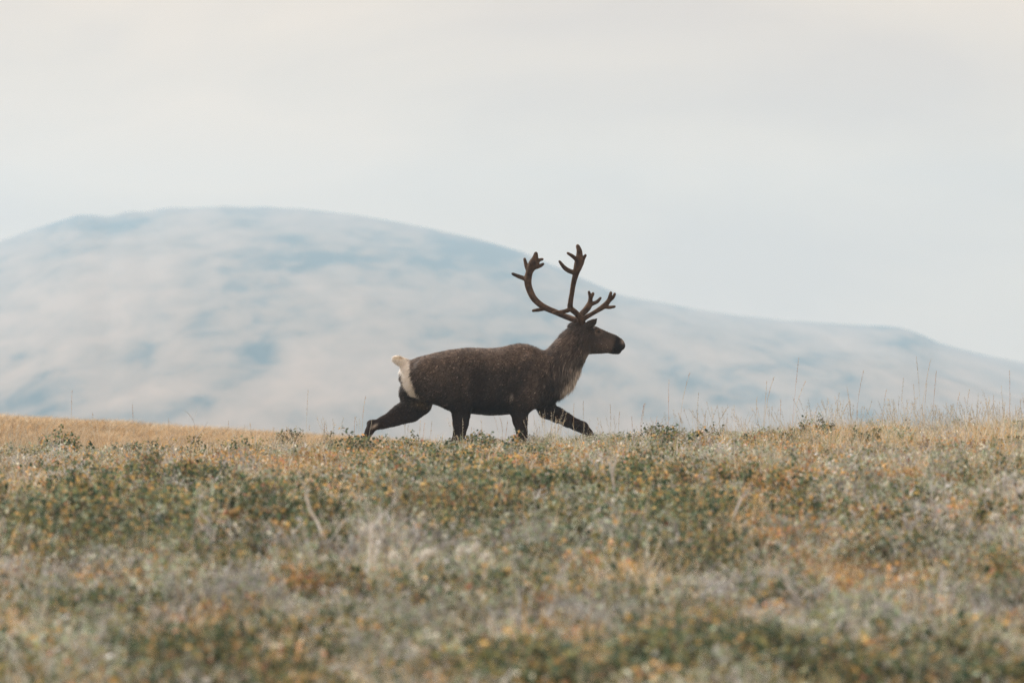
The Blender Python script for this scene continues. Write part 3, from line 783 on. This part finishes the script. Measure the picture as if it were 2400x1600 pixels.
def scatter(name, coll, pts, rot, scl, var):
    me = bpy.data.meshes.new(name); me.vertices.add(len(pts)); me.vertices.foreach_set('co', np.ascontiguousarray(pts, np.float32).ravel())
    for an, ty, fld, data in (('rot', 'FLOAT_VECTOR', 'vector', rot), ('scl', 'FLOAT_VECTOR', 'vector', scl), ('variant', 'INT', 'value', var)):
        a_ = me.attributes.new(an, ty, 'POINT'); a_.data.foreach_set(fld, np.ascontiguousarray(data, np.float32 if ty != 'INT' else np.int32).ravel())
    o = bpy.data.objects.new(name, me); COL.objects.link(o); tag(o, kind='stuff')
    ng = bpy.data.node_groups.new(name, 'GeometryNodeTree')
    ng.interface.new_socket('Geometry', in_out='INPUT', socket_type='NodeSocketGeometry')
    ng.interface.new_socket('Geometry', in_out='OUTPUT', socket_type='NodeSocketGeometry')
    gi = ng.nodes.new('NodeGroupInput'); go = ng.nodes.new('NodeGroupOutput')
    ip = ng.nodes.new('GeometryNodeInstanceOnPoints')
    ci = ng.nodes.new('GeometryNodeCollectionInfo'); ci.inputs['Collection'].default_value = coll
    ci.inputs['Separate Children'].default_value = True; ci.inputs['Reset Children'].default_value = True
    def na(n_, ty):
        q = ng.nodes.new('GeometryNodeInputNamedAttribute'); q.data_type = ty; q.inputs['Name'].default_value = n_; return q.outputs[0]
    ng.links.new(gi.outputs[0], ip.inputs['Points']); ng.links.new(ci.outputs[0], ip.inputs['Instance'])
    ip.inputs['Pick Instance'].default_value = True
    ng.links.new(na('variant', 'INT'), ip.inputs['Instance Index'])
    ng.links.new(na('rot', 'FLOAT_VECTOR'), ip.inputs['Rotation']); ng.links.new(na('scl', 'FLOAT_VECTOR'), ip.inputs['Scale'])
    ng.links.new(ip.outputs[0], go.inputs[0])
    md = o.modifiers.new('scatter', 'NODES'); md.node_group = ng
    return o

# where each kind grows: patches on the slope
PATCH = []      # kind, x, d, rx, rd, weight
def patch(kind, ix, iy, rx, ry, wgt):
    x, d = px_ground(ix, iy); _, d1 = px_ground(ix, iy - ry); _, d2 = px_ground(ix, iy + ry)
    PATCH.append((kind, x, d, rx / FOC * d, max(abs(d1 - d2) / 2, 0.8), wgt))
for a_ in [
    ('birch', 330, 1215, 360, 70, 3.68), ('birch', 660, 1235, 190, 70, 2.81), ('birch', 1180, 1165, 230, 60, 3.88), ('birch', 1560, 1205, 220, 75, 4.32),
    ('birch', 1330, 1140, 130, 40, 2.59), ('birch', 60, 1200, 130, 60, 2.70), ('birch', 2230, 1290, 150, 50, 1.72), ('birch', 120, 1440, 150, 50, 2.37), ('birch', 520, 1500, 200, 40, 1.29),
    ('birch', 1700, 1540, 260, 45, 2.81), ('birch', 1050, 1470, 130, 40, 1.95), ('birch', 2300, 1560, 160, 45, 1.95),
    ('birch', 690, 1035, 90, 14, 1.29), ('birch', 1590, 1035, 110, 18, 1.08),
    ('orange', 1890, 1235, 150, 65, 11.0), ('orange', 1480, 1200, 60, 20, 1.2), ('orange', 560, 1085, 240, 18, 2.2), ('orange', 1740, 1240, 80, 30, 2.0), ('orange', 1130, 1075, 330, 16, 1.4), ('orange', 1000, 1075, 1200, 45, 1.2), ('orange', 1900, 1140, 420, 50, 1.0), ('orange', 1650, 1100, 120, 20, 1.5),
    ('orange', 150, 1060, 150, 20, 1.0),
    ('gold', 1000, 1080, 700, 28, 4.5), ('gold', 2100, 1070, 420, 45, 3.6), ('gold', 350, 1110, 380, 35, 2.2), ('gold', 1850, 1130, 320, 40, 2.0), ('gold', 1950, 1210, 280, 40, 1.6),
    ('grass', 2150, 1030, 420, 40, 4.5), ('grass', 1750, 1050, 200, 25, 2.0), ('grass', 900, 1050, 330, 16, 1.8), ('grass', 90, 1090, 120, 22, 1.5),
    ('twig', 1400, 1100, 190, 28, 3.0), ('twig', 850, 1260, 190, 60, 3.2), ('twig', 2220, 1250, 230, 40, 2.6), ('twig', 130, 1330, 240, 45, 2.4), ('twig', 350, 1050, 120, 16, 2.4), ('twig', 640, 1390, 260, 40, 1.8), ('twig', 2080, 1100, 260, 35, 1.5),
    ('twig', 1500, 1400, 300, 40, 2.2), ('twig', 900, 1560, 250, 40, 1.4), ('twig', 2050, 1500, 200, 40, 1.6), ('twig', 120, 1090, 140, 14, 1.4),
    ('willow', 1250, 1300, 420, 55, 2.6), ('willow', 300, 1420, 330, 60, 1.8), ('willow', 1900, 1440, 400, 60, 2.0), ('willow', 1150, 1420, 350, 60, 1.6), ('willow', 2200, 1180, 260, 40, 1.3),
    ('moss', 1100, 1530, 1100, 70, 3.0), ('birch', 1750, 1575, 330, 40, 3.78), ('birch', 900, 1590, 400, 30, 2.16), ('birch', 2320, 1590, 150, 40, 2.70), ('moss', 2150, 1570, 320, 50, 2.6), ('moss', 1050, 1400, 300, 50, 1.4), ('moss', 500, 1330, 300, 50, 1.6), ('moss', 1700, 1340, 260, 40, 1.5)]:
    patch(*a_)
BASEW = dict(birch=0.5, willow=1.3, twig=0.9, gold=0.55, orange=0.3, grass=0.8, moss=1.1)
def weights(x, d):
    W = {}
    for k in KINDS:
        w_ = np.full(len(x), BASEW[k]) * np.exp((0.5 if k == 'orange' else 1.5) * fbm(x * 0.9 + 31 * len(k), d * 0.35, hash_[k], 3))
        for (kk, cx, cd, rx, rd, wg) in PATCH:
            if kk == k: w_ = w_ + 1.0 * wg * np.exp(-((x - cx) / rx) ** 2 - ((d - cd) / rd) ** 2)
        if k in ('willow', 'twig'): w_ = w_ * (1 - 0.45 * np.exp(-((d - 57) / 5.0) ** 2))
        if k == 'birch': w_ = w_ * (1 - 0.7 * np.exp(-((d - 57) / 5.0) ** 2))
        W[k] = w_
    return W
hash_ = {k: 40 + 3 * i for i, k in enumerate(KINDS)}
g = np.random.default_rng(21)
dens = 26.0
d_lo, d_hi = 15.0, 67.0
npts = int(dens * (d_hi - d_lo) * 14)
x = (g.random(npts) - 0.5) * 14; d = d_lo + (d_hi - d_lo) * g.random(npts)
keep = np.abs(x) < 0.0767 * d + 1.9
x, d = x[keep], d[keep]
W = weights(x, d); tot = sum(W.values())
r = g.random(len(x)) * tot; acc = 0; kind = np.zeros(len(x), int)
for i, k in enumerate(KINDS):
    kind[(r >= acc) & (r < acc + W[k])] = i; acc = acc + W[k]
zg = ground_z(x, d)
hsc = 0.85 + 0.30 * fbm(x * 0.8, d * 0.5, 77, 2)
n_inst = 0
for i, k in enumerate(KINDS):
    s_ = kind == i; n = int(s_.sum()); n_inst += n
    sc_v = (0.75 + 0.5 * g.random(n)) * (hsc[s_] / 0.72) * np.interp(d[s_], [40, 56], [1.12, 0.82])
    scl = np.stack([sc_v * 1.05, sc_v * 1.05, sc_v * (0.8 + 0.35 * g.random(n))], -1)
    rot = np.stack([g.normal(0, 0.1, n), g.normal(0, 0.1, n), g.random(n) * 6.283], -1)
    scatter(FULLNAME[k], TEMPL[k], np.stack([x[s_], d[s_], zg[s_] - 0.01], -1), rot, scl, g.integers(0, 5, n))
# dry grass over the swell beyond
c_ = bpy.data.collections.new('plain_set')
for v in range(5):
    V, F, CC = tuft(900 + v, 110, 0.16, 0.16, [('tan', 4), ('straw', 1), ('ochre', 2), ('brown', 1)], 0.0045, 0.7)
    o = bpy.data.objects.new('plain_sample', mesh_from('plain_sample', np.array(V), F, np.clip(np.array(CC) * 0.98, 0, 0.9)))
    o.data.materials.append(M_STRAW); c_.objects.link(o)
n = 9000
x = -16 + 26 * g.random(n); d = 86 + 34 * g.random(n)
zz = ground_z(x, d)
sv = 0.9 + 0.6 * g.random(n)
scatter('plain_dry_grass', c_, np.stack([x, d, zz - 0.02], -1), np.stack([0 * x, 0 * x, g.random(n) * 6.283], -1), np.stack([sv * 1.5, sv * 1.5, sv * 0.8], -1), g.integers(0, 5, n))


c_ = bpy.data.collections.new('wispy_set')
for v in range(6):
    g_ = np.random.default_rng(700 + v)
    part = tuft(700 + v, 26, 0.07, 0.30, [('straw', 3), ('pale', 2), ('tan', 3), ('pink', 2), ('gold', 1)], 0.0030, 0.30)
    V, F, CC = [list(q) for q in part]
    for j in range(5):                                    # a few seeding stems in each tuft
        an = g_.random() * 6.28; ln = 0.06 + 0.12 * g_.random(); hh_s = 0.26 + 0.2 * g_.random()
        b0 = np.array([0.03 * math.cos(an), 0.03 * math.sin(an), 0]); b2 = b0 + np.array([ln * math.cos(an), ln * math.sin(an), hh_s]); b1 = b0 * 0.6 + b2 * 0.4 + np.array([0, 0, 0.05])
        pts = [(1 - t_) ** 2 * b0 + 2 * t_ * (1 - t_) * b1 + t_ * t_ * b2 for t_ in np.linspace(0, 1, 6)]
        tube(V, F, CC, pts, 0.0011, 0.0007, C['straw'])
        for q_ in range(16):
            t_ = 1 - 0.25 * g_.random(); q = (1 - t_) ** 2 * b0 + 2 * t_ * (1 - t_) * b1 + t_ * t_ * b2
            ax = (b2 - b1) / np.linalg.norm(b2 - b1) + g_.normal(0, 0.5, 3); ax /= np.linalg.norm(ax); up = g_.normal(0, 1, 3); up -= ax * np.dot(up, ax); up /= np.linalg.norm(up)
            leaf(V, F, CC, q + g_.normal(0, 0.003, 3), ax, up, 0.010, 0.004, C[('tan', 'pink', 'mauve')[int(g_.integers(0, 3))]])
    o = bpy.data.objects.new('wispy_sample', mesh_from('wispy_sample', np.array(V), F, np.clip(np.array(CC), 0, 0.9)))
    o.data.materials.append(M_STRAW); c_.objects.link(o)
n = 2200
x = -6 + 12 * g.random(n); d = 53 + 10 * g.random(n)
pr = 0.06 + 0.8 * sstep(1.0, 3.2, x) * (0.5 + 0.5 * fbm(x * 1.2, d * 0.6, 91, 2) * 1.4) + 0.25 * np.exp(-((x + 4.4) / 0.5) ** 2)
k_ = g.random(n) < pr
x, d = x[k_], d[k_]; n = len(x); sv = 0.6 + 0.55 * g.random(n)
scatter('wispy_grass', c_, np.stack([x, d, ground_z(x, d) - 0.01], -1), np.stack([g.normal(0, 0.12, n), 0.14 + g.normal(0, 0.12, n), g.random(n) * 6.283], -1), np.stack([sv, sv, sv], -1), g.integers(0, 6, n))

# single plants one can pick out
def to_mesh(name, part):
    V, F, CC = part; return mesh_from(name, np.array(V), F, np.clip(np.array(CC), 0, 0.9))

def place_shrub(ix, iy, label, rad, hgt, pal, wood, seed, nst=26, nlf=800, ll=0.019, lw=0.0155, on_crest=False, group=None, name='dwarf_shrub'):
    if on_crest: x_, d_ = (ix - 1200) / FOC * 59.3, 59.3
    else: x_, d_ = px_ground(ix, iy, hgt * 0.7)
    st, lf = shrub(seed, rad, hgt, nst, nlf, ll, lw, pal, wood, 0.003)
    o = thing(name, label, 'shrub', (x_, d_, float(ground_z(x_, d_))), group)
    obj('stem', to_mesh('stem', st), M_WOOD, o)['kind'] = 'stuff'
    obj('foliage', to_mesh('foliage', lf), M_LEAF, o)['kind'] = 'stuff'
    return o
GR = [('green', 5), ('dgreen', 5), ('olive', 1.5), ('ggreen', 1)]
GC = [('green', 5), ('dgreen', 2), ('olive', 3), ('ggreen', 2), ('ochre', 1)]
OR = [('orange', 5), ('rust', 1), ('gold', 3), ('pink', 1), ('ochre', 2), ('olive', 1)]
place_shrub(672, 0, 'dark green leafy shrub on the crest left of the caribou', 0.18, 0.33, GC, 'brown', 301, on_crest=True)
place_shrub(775, 0, 'smaller green leafy shrub on the crest just behind the stretched hind leg', 0.13, 0.29, GC, 'brown', 302, nlf=450, on_crest=True)
place_shrub(1550, 0, 'dark green leafy shrub on the crest right of the reaching foreleg', 0.16, 0.29, GC, 'brown', 303, on_crest=True)
place_shrub(1670, 0, 'low green shrub with brown stems beside the leaning grey stick', 0.14, 0.24, GC, 'mauve', 304, on_crest=True)
place_shrub(1925, 0, 'broad low green shrub under the tall grass on the right crest', 0.26, 0.25, GC, 'mauve', 305, nst=30, nlf=700, on_crest=True)
place_shrub(2125, 0, 'small dark shrub on the right crest among the tallest stalks', 0.1, 0.25, GC, 'brown', 306, nlf=220, on_crest=True)
place_shrub(1010, 0, 'small olive shrub under the belly of the caribou', 0.1, 0.12, GC, 'brown', 307, nlf=90, on_crest=True)
place_shrub(1230, 1150, 'dark green birch bush on the slope below the caribou', 0.42, 0.27, GR, 'brown', 308, 40, 2250)
place_shrub(1590, 1190, 'large dark green bush left of the orange patch', 0.45, 0.30, GR, 'brown', 309, 44, 2550)
place_shrub(690, 1240, 'dark green bush beside the short pale stick on the left slope', 0.26, 0.26, GR, 'brown', 310, 30, 1350)
place_shrub(180, 1205, 'dark olive bush near the left edge of the slope', 0.3, 0.24, [('dgreen', 4), ('olive', 3), ('green', 2), ('gold', 1)], 'brown', 311, 30, 1350)
place_shrub(1880, 1215, 'bright orange leaved shrub on the right slope', 0.34, 0.24, OR, 'mauve', 312, 36, 1950)
place_shrub(1960, 1265, 'low orange and gold shrub in front of the bright orange one', 0.28, 0.2, OR + [('gold', 3)], 'mauve', 313, 30, 1350)
place_shrub(1740, 1545, 'blurred deep green bush at the foot of the slope', 0.24, 0.22, GR, 'brown', 314, 30, 1350)

# bare bleached branches
def branch_mesh(seed, length, r0, up, forks=3, col='lgrey'):
    g_ = np.random.default_rng(seed); V, F, CC = [], [], []
    def grow(p_, dr, L, r_, lev):
        n_ = 5; pts = [p_]; dd = np.array(dr, float)
        for i in range(n_ - 1):
            dd = dd + g_.normal(0, 0.16, 3); dd /= np.linalg.norm(dd); pts.append(pts[-1] + dd * L / (n_ - 1))
        tube(V, F, CC, pts, r_, r_ * 0.5, C[col] * (0.85 + 0.3 * g_.random()), 5)
        if lev > 0:
            for j in range(2 + (g_.random() < 0.5)):
                a_ = pts[1 + int(g_.integers(0, 4))]; nd = dd + np.array([g_.normal(0, 0.75), g_.normal(0, 0.5), g_.normal(0.15, 0.4)]); nd /= np.linalg.norm(nd)
                grow(a_, nd, L * (0.45 + 0.3 * g_.random()), r_ * 0.55, lev - 1)
    dr = np.array(up, float); dr /= np.linalg.norm(dr)
    grow(np.array([0, 0, -0.03]), dr, length, r0, forks)
    return V, F, CC
def stick(ix, iy, label, seed, length, r0, up, forks=2, col='lgrey', on=None):
    if on: x_, d_ = (ix - 1200) / FOC * on, on
    else: x_, d_ = px_ground(ix, iy, 0.2); length = length + 0.13
    o = obj('bare_branch', to_mesh('bare_branch', branch_mesh(seed, length, r0, up, forks, col)), M_WOOD, None, (x_, d_, float(ground_z(x_, d_)) + 0.03))
    tag(o, label, 'branch', 'bare bleached branches on the slope')
stick(1462, 1165, 'forked pale branch standing on the slope below the reaching foreleg', 401, 0.30, 0.0085, (0.05, 0, 1), 2, 'pale')
stick(1198, 1128, 'short pale upright stick on the slope below the near foreleg', 402, 0.20, 0.0075, (0.12, 0, 1), 1, 'pale')
stick(768, 1275, 'thick short bleached stick beside a dark green bush', 403, 0.19, 0.012, (-0.2, 0, 1), 1, 'pale')
stick(345, 1062, 'bare grey twiggy branch leaning right on the left crest', 404, 0.42, 0.006, (0.75, 0, 0.75), 3, 'lgrey', 59.0)
stick(845, 1340, 'tall thin pale stick in the middle of the left slope', 405, 0.26, 0.007, (0.12, 0, 1), 2, 'pale')
stick(885, 1350, 'pale branch leaning right next to the tall thin stick', 406, 0.28, 0.007, (0.5, 0, 0.9), 2, 'lgrey')
stick(1025, 1265, 'dark brown stick leaning left under the hind legs', 407, 0.24, 0.006, (-0.6, 0, 0.9), 1, 'mauve')
stick(1735, 1055, 'thin grey stick lying aslant over the right crest', 408, 0.36, 0.005, (-0.8, 0, 0.75), 1, 'lgrey', 58.6)
stick(2095, 1065, 'small white forked twig below the crest on the right', 409, 0.17, 0.005, (0.4, 0, 1), 2, 'pale', 56.0)
stick(2350, 1055, 'white stub of a twig near the right end of the crest', 410, 0.15, 0.006, (0.35, 0, 1), 1, 'pale', 56.5)
stick(1275, 1390, 'blurred pale branch leaning right in the lower middle', 411, 0.20, 0.007, (0.5, 0, 0.9), 1, 'lgrey')
stick(1930, 1420, 'blurred pale forked branch on the lower right slope', 412, 0.22, 0.007, (-0.15, 0, 1), 2, 'lgrey')
stick(1680, 1215, 'grey stick between the large green bush and the orange patch', 413, 0.2, 0.006, (0.3, 0, 1), 2, 'lgrey')

# cotton heads
M_COTTON = plant_mat('cotton_fluff', 0.3, 0.9, 0.05)
def cotton(ix, iy, label, n_, seed):
    g_ = np.random.default_rng(seed); x_, d_ = px_ground(ix, iy, 0.3)
    o = thing('cotton_grass', label, 'flower', (x_, d_, float(ground_z(x_, d_))), 'white cotton heads')
    for i in range(n_):
        bx = np.array([g_.normal(0, 0.03), g_.normal(0, 0.03), 0]); tip = bx + np.array([g_.normal(0, 0.03), g_.normal(0, 0.03), 0.28 + 0.07 * g_.random()])
        V, F, CC = [], [], []; tube(V, F, CC, [bx, (bx + tip) / 2 + g_.normal(0, 0.006, 3), tip], 0.0016, 0.001, C['straw'])
        st = obj('stalk', to_mesh('stalk', (V, F, CC)), M_STRAW, o)
        V, F, CC = [], [], []
        for j in range(110):
            dr = g_.normal(0, 1, 3); dr[2] -= 0.3; dr /= np.linalg.norm(dr); l_ = 0.018 + 0.02 * g_.random()
            sd_ = np.cross(dr, g_.normal(0, 1, 3)); sd_ /= np.linalg.norm(sd_); k_ = len(V)
            V += [tip + sd_ * 0.0025, tip - sd_ * 0.0025, tip + dr * l_]; CC += [np.array([0.85, 0.84, 0.8])] * 3; F.append((k_, k_ + 1, k_ + 2))
        obj('fluff', to_mesh('fluff', (V, F, CC)), M_COTTON, st)['kind'] = 'stuff'
cotton(998, 1312, 'white cotton grass tuft on the slope below the hind legs', 3, 1)
cotton(1118, 1292, 'pale fluffy cotton heads right of the white tuft', 3, 2)
cotton(2365, 1200, 'white cotton heads at the right edge of the slope', 3, 3)
cotton(543, 1158, 'single white cotton head on the left slope', 1, 4)

# tall grass stalks standing up against the hill
def stalk(ix_top, iy_top, ix_base, d_, seed, col='tan', head=0.3, label=None, r=0.0017):
    g_ = np.random.default_rng(seed)
    xb = (ix_base - 1200) / FOC * d_; zb_ = float(ground_z(xb, d_))
    tx_, _, tz_ = px(ix_top, iy_top, d_)
    b0 = np.array([0, 0, -0.02]); b2 = np.array([tx_ - xb, g_.normal(0, 0.03), tz_ - zb_])
    b1 = np.array([b2[0] * 0.25 + g_.normal(0, 0.022), b2[1] * 0.4, b2[2] * 0.6])
    pts = [(1 - t_) ** 2 * b0 + 2 * t_ * (1 - t_) * b1 + t_ * t_ * b2 for t_ in np.linspace(0, 1, 7)]
    o = thing('grass_stalk', label or ('short thin stalk on the left crest against the tan plain' if ix_top < 800 else 'thin dry stalk among the scattered stalks of the right crest'), 'grass stalk', (xb, d_, zb_), 'tall grass stalks on the crest')
    V, F, CC = [], [], []; tube(V, F, CC, pts, r, r * 0.55, C[col]); obj('stem', to_mesh('stem', (V, F, CC)), M_STRAW, o)
    V, F, CC = [], [], []
    L = np.linalg.norm(b2 - b0)
    ns = max(8, int(L * head * 200))
    for i in range(ns):
        t_ = 1 - head * g_.random() ** 1.1
        q = (1 - t_) ** 2 * b0 + 2 * t_ * (1 - t_) * b1 + t_ * t_ * b2
        ax = (b2 - b1) / np.linalg.norm(b2 - b1) + g_.normal(0, 0.35, 3); ax /= np.linalg.norm(ax)
        up = g_.normal(0, 1, 3); up -= ax * np.dot(up, ax); up /= np.linalg.norm(up)
        leaf(V, F, CC, q + g_.normal(0, 0.0022, 3), ax, up, 0.010, 0.0034, C['mauve' if g_.random() < 0.3 else 'rust' if g_.random() < .3 else 'tan'] * (0.8 + 0.4 * g_.random()))
    obj('seed_head', to_mesh('seed_head', (V, F, CC)), M_STRAW, o)['kind'] = 'stuff'
SPEC = [
    (169, 915, 170, 'faint lone grass stalk above the far left swell'), (311, 945, 313, 'dark tipped grass stalk standing left of the bare twiggy branch'),
    (722, 914, 716, 'tall pale grass stalk behind the green shrub left of the caribou'), (857, 928, 853, 'grass stalk right behind the stretched hind hoof'),
    (1568, 888, 1568, 'upright grass stalk above the dark green crest shrub'), (1617, 874, 1590, 'grass stalk leaning right above the dark green crest shrub'),
    (1637, 920, 1634, None), (1797, 892, 1780, 'paler stalk just left of the thickest reddish one'), (1815, 882, 1788, 'reddish grass stalk leaning right, thickest on the crest'),
    (1872, 838, 1850, 'very faint hair-thin stalk rising high over the right crest'), (1889, 892, 1850, 'pale stalk sloping right from the foot of the hair-thin one'), (1918, 950, 1895, None), (1967, 920, 1962, None), (1985, 906, 1998, 'grass stalk leaning left beside a taller one'),
    (2024, 868, 2002, 'tall grass stalk leaning right, alone between two gaps'), (2078, 912, 2070, 'short stalk right of the lone right-leaning tall one'), (2118, 886, 2106, 'stalk just left of the pale broken one'),
    (2147, 834, 2160, 'pale broken stalk leaning left, one of the two tallest'), (2181, 842, 2150, 'tallest grass stalk with dark head, leaning right'), (2195, 868, 2182, 'stalk just right of the tallest dark headed one'), (2173, 896, 2165, 'short stalk at the foot of the tallest dark headed one'), (2141, 900, 2148, 'short stalk below the pale broken one'),
    (2272, 912, 2262, None), (2250, 918, 2244, None), (2366, 868, 2360, 'tall grass stalk near the right end of the crest'), (2392, 935, 2384, 'rightmost stalk of the whole crest'), (2328, 925, 2326, None), (2298, 955, 2290, None),
    (1512, 945, 1500, None), (1540, 975, 1525, None), (1655, 965, 1640, None), (1720, 950, 1716, None), (1774, 930, 1768, None), (1830, 935, 1826, None),
    (995, 990, 992, 'left stalk of the close pair between the hind legs'), (1013, 985, 1012, 'middle stalk between the hind legs, nearest the groin'), (1128, 984, 1136, 'left leaning stalk under the belly'), (1158, 975, 1166, 'tallest stalk under the belly'), (1172, 978, 1176, 'stalk under the belly, left of the near foreleg by a hand'), (1190, 988, 1187, 'stalk right against the near foreleg'),
    (1345, 945, 1345, 'stalk crossing the knee of the reaching foreleg'), (1367, 940, 1368, 'tall stalk just above the reaching hoof'), (1430, 948, 1432, None), (1452, 965, 1450, None), (1510, 945, 1496, None), (1106, 1000, 1104, 'short stalk touching the near hind leg'), (985, 985, 982, 'outermost stalk under the stretched hind leg'), (1255, 1000, 1253, 'short stalk between the two forelegs'), (1305, 985, 1303, 'stalk crossing the upper part of the reaching foreleg'),
    (1480, 975, 1478, None), (536, 985, 540, None), (586, 992, 588, None), (460, 1000, 461, None), (762, 985, 758, 'short stalk over the smaller green shrub'), (833, 975, 832, 'short stalk just behind the stretched hind hoof'), (395, 980, 398, 'short stalk over the bare twiggy branch'), (218, 968, 226, 'short left leaning stalk between the two at far left'), (640, 1000, 645, 'short stalk at the left edge of the dark green crest shrub')]
for i, (a_, b_, c_, lb) in enumerate(SPEC):
    stalk(a_, b_, c_, 58.2 + 2.2 * ((i * 37) % 11) / 11, 500 + i, ['tan', 'straw', 'pink', 'tan', 'rust'][i % 5], 0.35, lb, 0.0024 if lb and 'thickest' in lb else 0.0010 if lb and 'faint' in lb else 0.0015)

# ------------------------------------------------------------------ air between here and the far hill
x0, x1, y0, y1, z0, z1 = -1450, 1450, -90, 2900, -18, 125
hb = [(x, y, z) for x in (x0, x1) for y in (y0, y1) for z in (z0, z1)]
hf_ = [(0, 1, 3, 2), (4, 6, 7, 5), (0, 4, 5, 1), (2, 3, 7, 6), (0, 2, 6, 4), (1, 5, 7, 3)]
me = mesh_from('haze', hb, hf_)
m = bpy.data.materials.new('haze_air'); m.use_nodes = True; t = m.node_tree; t.nodes.clear()
o_ = t.nodes.new('ShaderNodeOutputMaterial'); pv = t.nodes.new('ShaderNodeVolumePrincipled')
pv.inputs['Color'].default_value = (0.545, 0.78, 1.0, 1); pv.inputs['Density'].default_value = 0.00043; pv.inputs['Anisotropy'].default_value = 0.25
t.links.new(pv.outputs[0], o_.inputs['Volume'])
tag(obj('haze', me, m), kind='stuff')
